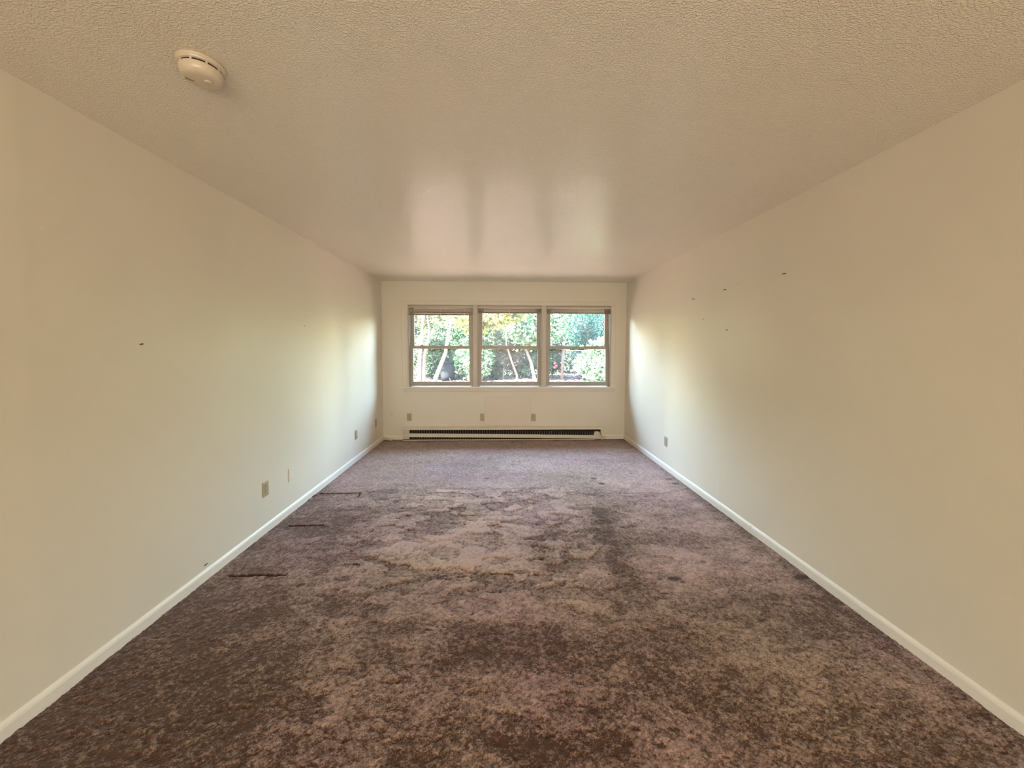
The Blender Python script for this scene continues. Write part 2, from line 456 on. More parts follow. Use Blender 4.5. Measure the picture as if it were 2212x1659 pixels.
def build_carpet():
    ys = list(np.linspace(YB, 0.85, 50))
    y = 0.85
    while y < D:
        y += min(max(y * y / 620.0, 0.0032), 0.013)
        ys.append(min(y, D))
    for c0 in (3.742, 3.068, 2.39):
        ys += list(np.arange(c0 - 0.02, c0 + 0.02, 0.004))
    ys = np.unique(np.round(np.array(ys), 4))
    xs = np.linspace(XL, XR, 860)
    X, Y = np.meshgrid(xs, ys)
    wx = X + 0.10 * (fbm(X, Y, 5, 11) - .5); wy = Y + 0.10 * (fbm(X, Y, 5, 21) - .5)
    # trodden patches of shingled, scalloped pile; their sheen is painted into the tone
    p1 = fbm(wx * 0.9, wy * 1.7, 2.4, 31, 3)
    p2 = fbm(wx, wy * 1.8, 6.5, 41, 3)
    trod = np.exp(-(((X + 0.15) / 1.05) ** 4 + ((Y - 3.0) / 0.95) ** 4))          # the trampled middle, window sheen painted in as lighter tone
    right = sstep(X, 0.9, 1.15) * (1 - sstep(X, 1.75, 1.95)) * np.exp(-((Y - 3.1) / 1.1) ** 4)  # right-hand patch, lightened to stand for blue skylight
    near = 1 - sstep(Y, 1.3, 2.5)
    sideL = 1 - sstep(X + 0.25 * (Y - 2.2), -1.25, -0.85)
    track = np.exp(-((X - 0.83 - 0.05 * np.sin(Y * 2.0)) / 0.085) ** 4) * sstep(Y, 1.9, 2.3) * (1 - sstep(Y, 3.3, 3.7))
    far = sstep(Y, 3.75, 4.1)
    lay_shading = 0.36 + 0.28 * trod + 0.20 * right + 0.10 * far - 0.07 * near - 0.13 * sideL * (1 - far)
    edges = sstep(p2, 0.475, 0.525)
    p3 = fbm(wx + 3.1, wy * 1.6, 13, 141, 3)
    edges2 = sstep(p3, 0.46, 0.54)
    crack = np.exp(-((p2 - 0.468) / 0.012) ** 2) + 0.7 * np.exp(-((p3 - 0.455) / 0.014) ** 2)
    lay_shading += (p1 - 0.5) * 0.9 * (0.55 + 0.5 * trod) * (1 - 0.6 * far)
    lay_shading += (edges - 0.5) * (0.10 + 0.20 * trod + 0.0 * near + 0.06 * right) * (1 - 0.7 * far)
    lay_shading += (edges2 - 0.5) * (0.05 + 0.10 * trod + 0.01 * near + 0.04 * right) * (1 - 0.8 * far)
    lay_shading -= crack * (0.06 + 0.16 * trod + 0.06 * near + 0.05 * right) * (1 - 0.85 * far) * sstep(fbm(X, Y, 4, 151, 2), 0.35, 0.6)  # crevice shade painted as darker tone
    lay_shading -= 0.20 * track
    lay_shading -= 0.16 * np.exp(-(((X + 0.35) / 0.33) ** 2 + ((Y - 4.62) / 0.27) ** 2))
    lay_shading -= 0.22 * sstep(Y, D - 0.22, D - 0.05) + 0.10 * (1 - sstep(X - XL, 0.02, 0.16)) + 0.12 * (1 - sstep(XR - X, 0.02, 0.18))  # sill shade along the far wall painted in, side edges darkened too
    lay_shading = 0.40 + (lay_shading - 0.40) * 1.15
    # tufts
    t1 = vnoise(X + .004 * np.sin(Y * 300), Y, 78, 51); t2 = vnoise(X, Y, 150, 61)
    tuft = 0.6 * t1 + 0.4 * t2
    clump = 1 - np.abs(2 * fbm(wx, wy * 1.5, 15, 71, 3) - 1)
    lay_shading += (clump - 0.72) * (0.2 + 0.08 * near + 0.15 * trod) * (1 - 0.6 * far)
    lay_shading -= 0.14 * near * (1 - sstep(X, -1.35, -0.45)) + 0.015 * near  # near end and near left darkened, weaker light painted in
    rough = 0.55 + 0.6 * near + 0.35 * trod - 0.25 * far
    Z = -0.004 * crack * (trod + 0.3 * near) + 0.004 * (tuft - .5) * rough * 1.6 + 0.007 * (clump - .7) * rough + 0.006 * (edges - .5) * (0.3 + trod) * (1 - 0.8 * far) + 0.006 * (p1 - .5)
    stain = np.zeros_like(X)
    for sx, sy, rx, ry, k in [(1.024, 4.127, .035, .03, .8), (1.069, 3.968, .035, .03, .9), (1.845, 4.095, .045, .03, .7), (1.85, 3.951, .04, .025, .8),
                              (1.084, 2.30, .045, .022, .85), (1.12, 2.262, .02, .018, .7), (1.885, 2.293, .05, .028, .85), (1.36, 2.472, .02, .022, .6), (1.90, 2.194, .015, .022, .6),
                              (-.146, 4.905, .03, .035, .6), (-.148, 4.151, .035, .022, .8), (.865, 5.875, .05, .03, .95), (1.013, 2.205, .035, .015, .35),
                              (-0.80, 2.27, .05, .018, .35), (1.31, 2.97, .022, .025, .5)]:
        q = ((X - sx + 0.02 * (fbm(X, Y, 40, 81) - .5)) / rx) ** 2 + ((Y - sy + 0.02 * (fbm(X, Y, 40, 91) - .5)) / ry) ** 2
        stain = np.maximum(stain, k * sstep(1.4 - q, 0.0, 0.9))
        Z -= 0.004 * k * np.exp(-q)
    for ax, ay, bx, by, wd in [(-1.76, 3.735, -1.375, 3.75, .009), (-1.377, 3.75, -1.36, 3.645, .007), (-1.689, 3.063, -1.42, 3.073, .008), (-1.691, 2.388, -1.347, 2.393, .0085),
                               (-1.81, 3.62, -1.76, 3.735, .006)]:
        dx, dy = bx - ax, by - ay
        l2 = dx * dx + dy * dy
        tt = np.clip(((X - ax) * dx + (Y - ay) * dy) / l2, 0, 1)
        dd = np.hypot(X - ax - tt * dx, Y - ay - tt * dy - 0.006 * (vnoise(X, Y, 12, 95) - .5))
        m_ = np.exp(-(dd / wd) ** 2) * (0.45 + 0.55 * np.sin(np.pi * np.clip(tt, 0.12, 0.88)))
        stain = np.maximum(stain, np.clip(m_ * 1.15, 0, 1))
        Z -= 0.014 * m_
        Z += 0.004 * np.exp(-((dd - 0.02) / 0.012) ** 2)
    # the pile thins out into the joint with the baseboard
    Z += 0.001
    co = np.stack([X, Y, Z], -1).reshape(-1, 3).astype(np.float32)
    ny, nx = X.shape
    idx = np.arange(nx * ny).reshape(ny, nx)
    q = np.stack([idx[:-1, :-1], idx[:-1, 1:], idx[1:, 1:], idx[1:, :-1]], -1).reshape(-1, 4)
    me = bpy.data.meshes.new('floor')
    me.vertices.add(len(co)); me.vertices.foreach_set('co', co.ravel())
    me.loops.add(q.size); me.loops.foreach_set('vertex_index', q.ravel().astype(np.int32))
    me.polygons.add(len(q)); me.polygons.foreach_set('loop_start', np.arange(0, q.size, 4, dtype=np.int32))
    me.polygons.foreach_set('loop_total', np.full(len(q), 4, dtype=np.int32))
    me.update(calc_edges=True)
    for nm, arr in (('lay_shading', np.clip(lay_shading, 0, 1)), ('stain', stain), ('tuft', tuft)):
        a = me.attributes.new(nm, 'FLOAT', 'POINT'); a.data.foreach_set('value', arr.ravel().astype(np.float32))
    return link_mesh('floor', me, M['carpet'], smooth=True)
floor = tag(build_carpet(), kind='structure')

# ------------------------------------------------------------------ setting: baseboards
def bb_profile(s=1, x=0.0):
    # offset from the wall, height : flat face and a sloped, rounded top
    return [(x, -0.012), (x + s * 0.013, -0.012), (x + s * 0.013, 0.047), (x + s * 0.0105, 0.056), (x + s * 0.006, 0.064), (x + s * 0.002, 0.068), (x, 0.068)]
tag(MB().prism(bb_profile(1, XL), 'y', YB, D - 0.0).build('baseboard_left', M['trim']), kind='structure')
bbr = tag(empty('baseboard_right', (XR, 0, 0)), kind='structure')
MB().prism(bb_profile(-1, 0), 'y', YB, 2.8585).build('board', M['trim'], bbr)
MB().prism(bb_profile(-1, 0), 'y', 2.8625, D).build('board', M['trim'], bbr)
bbf = tag(empty('baseboard_far', (0, D, 0)), kind='structure')
MB().prism(bb_profile(-1, 0), 'x', XL + 0.013, -1.512).build('board', M['trim'], bbf)
MB().prism(bb_profile(-1, 0), 'x', 1.60, XR - 0.013).build('board', M['trim'], bbf)

# ------------------------------------------------------------------ setting: window trim
tr1 = tag(empty('trim_1', (0, D, 0)), kind='structure')
MB().box(-1.511, 1.786, -0.014, 0.0, WZ1 - 0.002, 2.142, 0.003).build('head_casing', M['casing'], tr1)
MB().box(-1.511, OPEN[0][0] - 0.006, -0.014, 0.0, WZ0, WZ1 - 0.002, 0.003).build('side_casing', M['casing'], tr1)
MB().box(OPEN[2][1] + 0.006, 1.786, -0.014, 0.0, WZ0, WZ1 - 0.002, 0.003).build('side_casing', M['casing'], tr1)
for a, b in ((OPEN[0][1], OPEN[1][0]), (OPEN[1][1], OPEN[2][0])):
    MB().box(a + 0.005, b - 0.005, -0.014, 0.0, WZ0, WZ1 - 0.002, 0.003).build('mullion_casing', M['mullc'], tr1)
tag(MB().box(-1.525, 1.805, D - 0.042, D, WZ0 - 0.02, WZ0, 0.004, 2).build('trim_2', M['trim']), kind='structure')
tag(MB().box(-1.50, 1.775, D - 0.013, D, 0.752, WZ0 - 0.02, 0.003).build('trim_3', M['casing']), kind='structure')

# ------------------------------------------------------------------ windows
def rect_frame(mb, x0, x1, z0, z1, y0, y1, l, r, b, t, bev=0.003):
    mb.box(x0, x0 + l, y0, y1, z0, z1, bev)
    mb.box(x1 - r, x1, y0, y1, z0, z1, bev)
    mb.box(x0 + l, x1 - r, y0 + .0005, y1 - .0005, z0, z0 + b, bev)
    mb.box(x0 + l, x1 - r, y0 + .0005, y1 - .0005, z1 - t, z1, bev)
    return mb
def make_window(i, x0, x1):
    c = (x0 + x1) / 2
    hw = (x1 - x0) / 2
    root = tag(empty('window_%d' % (i + 1), (c, D, WZ0)), kind='structure')
    hh = WZ1 - WZ0
    # jamb box
    jb = MB()
    rect_frame(jb, -hw, hw, -0.02, hh, 0.0, 0.12, 0.014, 0.014, 0.02, 0.014, 0.001)
    jb.build('jamb', M['mull'], root)
    st = MB()
    for s in (-1, 1):
        st.box(s * (hw - 0.014) - (0.014 if s > 0 else 0), s * (hw - 0.014) + (0.014 if s < 0 else 0), 0.034, 0.046, 0, hh - 0.014, 0.002)
        st.box(s * (hw - 0.014) - (0.016 if s > 0 else 0), s * (hw - 0.014) + (0.016 if s < 0 else 0), 0.0765, 0.0815, 0, hh - 0.014, 0.001)
    st.build('stop', M['mull'], root)
    iw = hw - 0.018
    # upper sash (outer), lower sash (inner)
    up = rect_frame(MB(), -iw, iw, 0.583, hh - 0.016, 0.084, 0.114, 0.058, 0.058, 0.048, 0.05).build('upper_sash', M['mull'], root)
    MB().box(-iw + 0.055, iw - 0.055, 0.098, 0.101, 0.628, hh - 0.06).build('pane', M['glass'], up)
    lo = rect_frame(MB(), -iw, iw, 0.004, 0.630, 0.046, 0.075, 0.045, 0.045, 0.070, 0.042).build('lower_sash', M['mull'], root)
    MB().box(-iw + 0.042, iw - 0.042, 0.059, 0.062, 0.072, 0.590).build('pane', M['glass'], lo)
    for s in (-0.30, 0.30):
        lk = MB()
        lk.box(s - 0.032, s + 0.032, 0.048, 0.074, 0.630, 0.638, 0.002)
        lk.cyl((s, 0.060, 0.636), (s, 0.060, 0.650), 0.014, 0.011, 14)
        lk.box(s - 0.005, s + 0.030, 0.054, 0.066, 0.640, 0.648, 0.002)
        lk.build('sash_lock', M['mull'], lo)
    # lift rail on the bottom rail
    MB().box(-iw * 0.55, iw * 0.55, 0.038, 0.047, 0.030, 0.038, 0.002).build('lift_rail', M['mull'], lo)
    return root
for i, (a, b) in enumerate(OPEN): make_window(i, a, b)

# ------------------------------------------------------------------ venetian blinds, pulled up
def make_blind(c, hw, label, drop, loose, wand_x):
    root = empty('venetian_blind', (c, D, WZ1 - 0.014))
    tag(root, label, 'blind', 'raised blinds at the window heads')
    MB().box(-hw, hw, -0.020, 0.018, -0.034, -0.006, 0.003).build('head_rail', M['blind'], root)
    zt = -0.036
    zb = -drop
    sl = MB()
    rr = random.Random(int(c * 100) + 5)
    n = 9 if loose else 12
    z_top = zb + 0.022 + 0.0032 * n
    for k in range(n):
        z = zb + 0.022 + 0.0032 * (k + 0.5)
        o = rr.uniform(-0.002, 0.002)
        sl.prism([(-0.016 + o, z - 0.0006), (0.0 + o, z + 0.0012), (0.013 + o, z - 0.0006), (0.013 + o, z + 0.0002), (0.0 + o, z + 0.0022), (-0.016 + o, z + 0.0002)], 'x', -hw + 0.006 + rr.uniform(0, .003), hw - 0.006 - rr.uniform(0, .003))
    if loose:    # a few slats have slid up under the head rail, the others hang lower
        for k in range(5):
            z = zt - 0.004 - 0.0032 * k
            sl.prism([(-0.002, z - 0.0006), (0.006, z + 0.0012), (0.016, z - 0.0006), (0.016, z + 0.0002), (0.006, z + 0.0022), (-0.002, z + 0.0002)], 'x', -hw + 0.03, hw - 0.03)
        sl.prism([(-0.022, z_top - 0.001), (0.0, z_top + 0.004), (0.013, z_top), (0.013, z_top + 0.001), (0.0, z_top + 0.006), (-0.022, z_top + 0.002)], 'x', -hw + 0.004, hw - 0.004)
    if loose:    # three slats hang nearly closed between head rail and stack
        for k in range(3):
            z1 = zt - 0.016 - 0.017 * k
            sl.prism([(0.010, z1), (0.012, z1), (0.004 , z1 - 0.021), (0.002, z1 - 0.021)], 'x', -hw + 0.022, hw - 0.020)
    tag(sl.build('slat_stack', M['blind'], root), kind='stuff')
    MB().box(-hw + 0.004, hw - 0.004, -0.018, 0.015, zb, zb + 0.021, 0.004, 2).build('bottom_rail', M['blind_rail'], root)
    for cx in (-hw + 0.10, 0.0, hw - 0.12):
        MB().box(cx - 0.0025, cx + 0.0025, -0.0215, -0.0195, zb - 0.001, zt + 0.002).build('ladder_cord', M['cord'], root)
    wd = MB()
    wd.cyl((wand_x - c, -0.026, -0.03), (wand_x - c, -0.026, -0.79), 0.0042, 0.0042, 6)
    wd.cyl((wand_x - c, -0.026, -0.79), (wand_x - c, -0.026, -0.83), 0.0042, 0.0065, 6)
    wd.build('wand', M['wand'], root)
    return root
make_blind(-0.922, 0.488, 'loosely gathered beige blind, sagging lowest of the three, at left window', 0.145, True, -1.345)
make_blind(0.138, 0.490, 'neatly gathered beige blind at head of middle window', 0.112, False, -0.262)
make_blind(1.208, 0.498, 'neatly gathered beige blind at head of right window', 0.112, False, 0.805)

# ------------------------------------------------------------------ baseboard heater
heater = tag(empty('baseboard_heater', (0.02, D, 0)), 'long low cream baseboard heater under the windows, front cover sagging at right', 'heater')
HX0, HX1 = -1.525, 1.545
MB().box(HX0, HX1, -0.006, 0, 0.004, 0.200).build('back_plate', M['cavity'], heater)
MB().prism([(-0.001, 0.207), (-0.018, 0.207), (-0.064, 0.176), (-0.066, 0.165), (-0.062, 0.165), (-0.060, 0.174), (-0.016, 0.203), (-0.001, 0.203)], 'x', HX0, HX1).build('hood', M['heater'], heater)
MB().prism([(-0.002, 0.002), (-0.070, 0.002), (-0.070, 0.014), (-0.067, 0.014), (-0.065, 0.005), (-0.002, 0.005)], 'x', HX0, HX1 - 0.10).build('bottom_rail', M['heater'], heater)
for a, b in ((HX0, HX0 + 0.004), (HX1 - 0.003, HX1)):
    MB().prism([(-0.001, 0.004), (-0.062, 0.004), (-0.060, 0.172), (-0.016, 0.200), (-0.001, 0.200)], 'x', a, b).build('end_cap', M['heater'], heater)
MB().box(HX0 + 0.004, HX0 + 0.098, -0.050, -0.012, 0.02, 0.172, 0.003).build('junction_box', M['heater'], heater)
jr = MB()
jr.prism([(HX1 - 0.120, 0.01), (HX1 - 0.016, 0.01), (HX1 - 0.020, 0.118), (HX1 - 0.032, 0.128), (HX1 - 0.092, 0.130), (HX1 - 0.104, 0.112)], 'y', -0.052, -0.012)
jr.build('junction_box', M['heater'], heater)
# the front cover, slipped down at its right end
fc = MB()
Lf = HX1 - HX0
for (zl0, zl1, y0, y1) in ((0.055, 0.113, -0.073, -0.069),):
    bm = fc.bm
    vs = []
    n = 24
    for k in range(n + 1):
        x = HX0 + 0.004 + (Lf - 0.004) * k / n
        t = k / n
        dz = -0.040 * t ** 1.25 + 0.0007 * math.sin(k * 1.7)
        ring = [(-0.066, 0.0), (-0.073, 0.003), (-0.074, 0.029), (-0.073, 0.055), (-0.064, 0.058), (-0.064, 0.056), (-0.070, 0.053), (-0.071, 0.029), (-0.070, 0.005), (-0.066, 0.002)]
        vs.append([bm.verts.new((x, yy, 0.055 + zz + dz)) for yy, zz in ring])
    for A, B in zip(vs, vs[1:]):
        m_ = len(A)
        for k in range(m_):
            bm.faces.new((A[k], A[(k + 1) % m_], B[(k + 1) % m_], B[k]))
    bm.faces.new(vs[0][::-1]); bm.faces.new(vs[-1])
fc.build('front_cover', M['heater'], heater)
# heating element: tube and fins
MB().cyl((HX0 + 0.09, -0.034, 0.082), (HX1 - 0.11, -0.034, 0.062), 0.009, n=10).build('element_tube', M['fin'], heater)
fin_me = None
x = HX0 + 0.105
k = 0
while x < HX1 - 0.125:
    t = (x - HX0) / Lf
    dz = -0.030 * t ** 1.5
    if fin_me is None:
        f = MB().box(-0.0022, 0.0022, -0.060, -0.010, 0.014, 0.160, 0.001).build('fin', M['fin'], heater)
        fin_me = f.data
    else:
        f = bpy.data.objects.new('fin', fin_me); COL.objects.link(f); f.parent = heater
    f.location = (x, 0, 0)
    f.scale = (1, 1, 1 - 0.26 * t ** 1.3)
    x += 0.0372
    k += 1

# ------------------------------------------------------------------ wall plates
def make_plate(name, loc, rotz, plate_mat, label, cat, group, duplex=True):
    """plate in the local xz plane, front towards local -y"""
    root = tag(empty(name, loc, (0, 0, rotz)), label, cat, group)
    MB().box(-0.035, 0.035, -0.0062, 0.0, -0.0572, 0.0572, 0.0025, 2).build('cover_plate', plate_mat, root)
    if duplex:
        for s in (-1, 1):
            r = MB()
            pts = []
            for k in range(20):
                a = 2 * math.pi * k / 20
                pts.append((max(-0.0165, min(0.0165, 0.0195 * math.cos(a))), s * 0.0195 + 0.0140 * math.sin(a)))
            vsA = [r.bm.verts.new((px_, -0.0086, pz)) for px_, pz in pts]
            vsB = [r.bm.verts.new((px_, -0.004, pz)) for px_, pz in pts]
            for k in range(20): r.bm.faces.new((vsA[k], vsA[(k + 1) % 20], vsB[(k + 1) % 20], vsB[k]))
            r.bm.faces.new(vsA)
            ro = r.build('receptacle', plate_mat, root)
            q = MB()
            q.box(-0.0075, -0.0055, -0.0089, -0.0080, s * 0.0195 - 0.001, s * 0.0195 + 0.008)
            q.box(0.0055, 0.0072, -0.0089, -0.0080, s * 0.0195, s * 0.0195 + 0.007)
            q.cyl((0, -0.0080, s * 0.0195 - 0.0068), (0, -0.0089, s * 0.0195 - 0.0068), 0.0024, n=10)
            q.build('slots', M['slot'], ro)
        MB().cyl((0, -0.005, 0), (0, -0.0075, 0), 0.0032, n=10).build('screw', M['screw'], root)
    else:
        for s in (-1, 1):
            MB().cyl((0, -0.005, s * 0.041), (0, -0.0072, s * 0.041), 0.003, n=10).build('screw', M['screw'], root)
    return root
g1 = 'power outlets low on the walls'
LW, RW = math.radians(90), math.radians(-90)
make_plate('wall_outlet', (XL, 2.974, 0.34), LW, M['beige'], 'beige duplex outlet on left wall, nearest the camera', 'outlet', g1)
make_plate('blank_wall_plate', (XL, 3.334, 0.335), LW, M['whitep'], 'blank plate painted over in wall colour, beside nearest beige outlet', 'wall plate', None, False)
make_plate('wall_outlet', (XL, 4.838, 0.335), LW, M['beige'], 'beige outlet on left wall, between painted blank plate and grey plate', 'outlet', g1)
make_plate('cable_wall_plate', (XL, 5.598, 0.331), LW, M['greyp'], 'small grey wall plate on left wall, closest to window corner', 'wall plate', None, False)
make_plate('wall_outlet', (-1.416, D, 0.352), 0, M['beige'], 'tan outlet on window wall, above left end of heater', 'outlet', g1)
make_plate('wall_outlet', (-0.285, D, 0.344), 0, M['beige'], 'tan outlet on window wall, touching left edge of painted panel', 'outlet', g1)
make_plate('wall_outlet', (0.512, D, 0.342), 0, M['beige'], 'tan outlet on window wall, right of painted panel', 'outlet', g1)
make_plate('wall_outlet', (XR, 4.437, 0.330), RW, M['greyp'], 'pale grey outlet, the only one on right wall', 'outlet', g1)

# painted-over panel under the middle window
pn = tag(empty('access_panel', (0.1095, D, 0.446)), 'rectangular panel painted over in wall colour below middle window', 'panel')
MB().box(-0.360, 0.360, -0.0045, 0, -0.226, 0.226, 0.002).build('panel', M['panel'], pn)
eb = MB()
for (a, b, c, d_) in ((-0.3655, 0.3655, 0.224, 0.2305), (-0.3655, 0.3655, -0.2305, -0.224), (-0.3655, -0.359, -0.224, 0.224), (0.359, 0.3655, -0.224, 0.224)):
    eb.box(a, b, -0.0065, 0, c, d_, 0.0015)
eb.build('edge_bead', M['casing'], pn)

# ------------------------------------------------------------------ nail holes and chips in the walls (pieces of each wall)
def nail_hole(parent, p, nrm, r, flap=0.0):
    c = MB()
    a = Vector(p); n = Vector(nrm)
    c.cyl(a - n * 0.001, a + n * 0.0012, r, r * 0.7, 9)
    o = c.build('nail_hole', M['hole'], parent)
    if flap:
        f = MB()
        u = Vector((0, 1, 0)) if abs(n.x) > .5 else Vector((1, 0, 0))
        p0 = a + n * 0.001; p1 = a + u * flap * .5 + n * 0.004 + Vector((0, 0, 0.004)); p2 = a + u * flap + n * 0.001
        for q0, q1 in ((p0, p1), (p1, p2)): f.cyl(q0, q1, 0.0035, 0.002, 6)
        f.build('torn_paint', M['hole'], parent)
    return o
for y, z, r, fl in ((3.621, 1.628, .007, 0), (3.626, 1.727, .0045, 0), (4.385, 1.65, .006, 0), (1.995, 1.445, .0045, 0.014), (2.357, 0.092, .007, 0.02), (4.02, 1.1, .004, 0)):
    nail_hole(wall_left, (XL, y, z), (1, 0, 0), r, fl)
for y, z, r, fl in ((3.851, 1.928, .006, 0.04), (3.308, 1.94, .006, 0.035), (2.608, 1.946, .005, 0.03), (3.662, 1.71, .006, 0), (3.27, 1.59, .006, 0.01), (3.14, 1.965, .004, 0), (4.43, .78, .004, 0)):
    nail_hole(wall_right, (XR, y, z), (-1, 0, 0), r, fl)
nail_hole(wall_far, (-1.682, D, 0.386), (0, -1, 0), .008, 0)

# loose strip of torn trim in the left far corner, end cover of the heater pipe at right
sc_ = MB()
pts = [(-1.785, 5.925, 0.05), (-1.76, 5.915, 0.035), (-1.72, 5.90, 0.016), (-1.68, 5.885, 0.012), (-1.645, 5.895, 0.022), (-1.63, 5.90, 0.020)]
for a, b in zip(pts, pts[1:]): sc_.cyl(a, b, 0.011, 0.009, 7)
for a in pts[1:-1]: bmesh.ops.create_icosphere(sc_.bm, subdivisions=1, radius=0.0105, matrix=Matrix.Translation(a))
bmesh.ops.scale(sc_.bm, vec=(1, 1, 0.9), verts=sc_.bm.verts)
tag(sc_.build('torn_trim_strip', M['paper']), 'crumpled cream strip lying on carpet in far left corner', 'debris')
tc_ = MB()
pts = [(1.552, 5.945, 0.085), (1.585, 5.935, 0.060), (1.60, 5.905, 0.030), (1.575, 5.885, 0.014), (1.64, 5.915, 0.040)]
for a, b in zip(pts, pts[1:]): tc_.cyl(a, b, 0.011, 0.010, 8)
for a in pts: bmesh.ops.create_icosphere(tc_.bm, subdivisions=1, radius=0.0115, matrix=Matrix.Translation(a))
tag(tc_.build('loose_cable_clamp', M['paper']), 'bent cream bracket on floor at right end of heater', 'debris')

# ------------------------------------------------------------------ smoke detector
SDX, SDY = -1.070, 1.455
sd = tag(empty('smoke_detector', (SDX, SDY, H), (0, 0, math.radians(40))), 'round yellowed white smoke detector on the ceiling', 'smoke detector')
MB().lathe([(0, 0), (0.0715, 0), (0.0725, -0.003), (0.0710, -0.007), (0.0680, -0.009), (0.0675, -0.013), (0.0655, -0.0155), (0.0, -0.0165)], 64).build('mounting_base', M['smoke'], sd, smooth=True)
MB().lathe([(0.0, -0.0165), (0.0600, -0.0165), (0.0600, -0.0245), (0.0, -0.0245)], 48).build('vent_gap', M['cavity'], sd)
MB().lathe([(0.0635, -0.0232), (0.0650, -0.0250), (0.0648, -0.029), (0.0625, -0.041), (0.057, -0.051), (0.048, -0.0565), (0.036, -0.0585), (0.0, -0.0595)], 64).build('cover', M['smoke'], sd, smooth=True)
for k in range(9):
    a = 2 * math.pi * k / 9
    MB().box(0.0590, 0.0645, -0.003, 0.003, -0.0238, -0.0155, M=Matrix.Rotation(a, 4, 'Z')).build('vent_rib', M['smoke'], sd)
MB().lathe([(0.0, -0.0585), (0.0125, -0.0585), (0.0125, -0.0612), (0.0105, -0.0625), (0.0, -0.063)], 24, c=(0.018, -0.012, 0)).build('test_button', M['smoke'], sd, smooth=True)
MB().box(-0.046, -0.020, 0.010, 0.0165, -0.0597, -0.0560, 0.001).build('horn_slot', M['smoke_dark'], sd)

# ------------------------------------------------------------------ outdoors
def ground_z(x, y):
    t = np.clip((y - 6.8) / 3.6, 0, 1)
    z = -0.22 + 0.72 * t * t * (3 - 2 * t) + 0.035 * np.clip(y - 10.4, 0, 30)
    return z + 0.10 * (fbm(x, y, 0.6, 301) - .5)
def build_ground():
    xs = np.linspace(-22, 22, 120); ys = np.concatenate([np.linspace(D + T, 14, 90), np.linspace(14.4, 40, 30)])
    X, Y = np.meshgrid(xs, ys)
    Z = ground_z(X, Y) + 0.03 * (fbm(X, Y, 5, 311) - .5)
    co = np.stack([X, Y, Z], -1).reshape(-1, 3)
    ny, nx = X.shape
    idx = np.arange(nx * ny).reshape(ny, nx)
    q = np.stack([idx[:-1, :-1], idx[:-1, 1:], idx[1:, 1:], idx[1:, :-1]], -1).reshape(-1, 4)
    me = bpy.data.meshes.new('yard_ground'); me.from_pydata(co.tolist(), [], q.tolist()); me.update()
    return link_mesh('yard_ground', me, M['ground'], smooth=True)
tag(build_ground(), kind='structure')

def leaf_mesh(name, P, size, seed, flat=0.0, narrow=0.45):
    """one folded leaf per point of P"""
    r = np.random.default_rng(seed)
    n = len(P)
    d = r.normal(size=(n, 3)); d[:, 2] = d[:, 2] * (0.6 - 0.5 * flat) - 0.25 * (1 - flat)
    d /= np.linalg.norm(d, axis=1, keepdims=True)
    u = r.normal(size=(n, 3)); u[:, 2] += 0.5
    if flat > 0: u = u * (1 - flat) + np.array([0, 0, 1.0]) * flat * 1.5
    s = np.cross(d, u); s /= np.linalg.norm(s, axis=1, keepdims=True) + 1e-9
    nn = np.cross(s, d)
    L = (size * (0.6 + 0.8 * r.random(n)))[:, None]
    W = L * narrow
    b = P; tip = P + d * L
    m_ = P + d * L * 0.45
    l = m_ + s * W * 0.5 + nn * L * 0.12; rt = m_ - s * W * 0.5 + nn * L * 0.12
    co = np.stack([b, l, tip, rt], 1).reshape(-1, 3).astype(np.float32)
    i = np.arange(n) * 4
    f = np.stack([np.stack([i, i + 1, i + 2], 1), np.stack([i, i + 2, i + 3], 1)], 1).reshape(-1, 3)
    me = bpy.data.meshes.new(name)
    me.vertices.add(len(co)); me.vertices.foreach_set('co', co.ravel())
    me.loops.add(f.size); me.loops.foreach_set('vertex_index', f.ravel().astype(np.int32))
    me.polygons.add(len(f)); me.polygons.foreach_set('loop_start', np.arange(0, f.size, 3, dtype=np.int32))
    me.polygons.foreach_set('loop_total', np.full(len(f), 3, dtype=np.int32))
    me.update(calc_edges=True)
    a = me.attributes.new('tint', 'FLOAT', 'POINT')
    a.data.foreach_set('value', np.repeat(np.clip(r.beta(1.6, 1.6, n), 0, 1), 4).astype(np.float32))
    return me

def cloud(r, c, rad, n, clumps=14, fill=0.25):
    """leaf positions gathered in clumps inside an ellipsoid"""
    cc = r.normal(size=(clumps, 3)); cc /= np.linalg.norm(cc, axis=1, keepdims=True)
    cc *= (r.random((clumps, 1)) ** 0.4) * 0.85
    k = r.integers(0, clumps, n)
    off = r.normal(size=(n, 3)); off /= np.linalg.norm(off, axis=1, keepdims=True)
    P = cc[k] + off * (r.random((n, 1)) ** 0.45) * 0.38
    nf = int(n * fill)
    v = r.normal(size=(nf, 3)); v /= np.linalg.norm(v, axis=1, keepdims=True)
    P[:nf] = v * r.random((nf, 1)) ** 0.5
    return P * np.array(rad) + np.array(c)

def limb(mb, pts, r0, r1, n=8):
    m_ = len(pts) - 1
    for k in range(m_):
        a = r0 + (r1 - r0) * k / m_; b = r0 + (r1 - r0) * (k + 1) / m_
        mb.cyl(pts[k], pts[k + 1], a, b, n)
        if k: bmesh.ops.create_icosphere(mb.bm, subdivisions=1, radius=a * 1.0, matrix=Matrix.Translation(pts[k]))

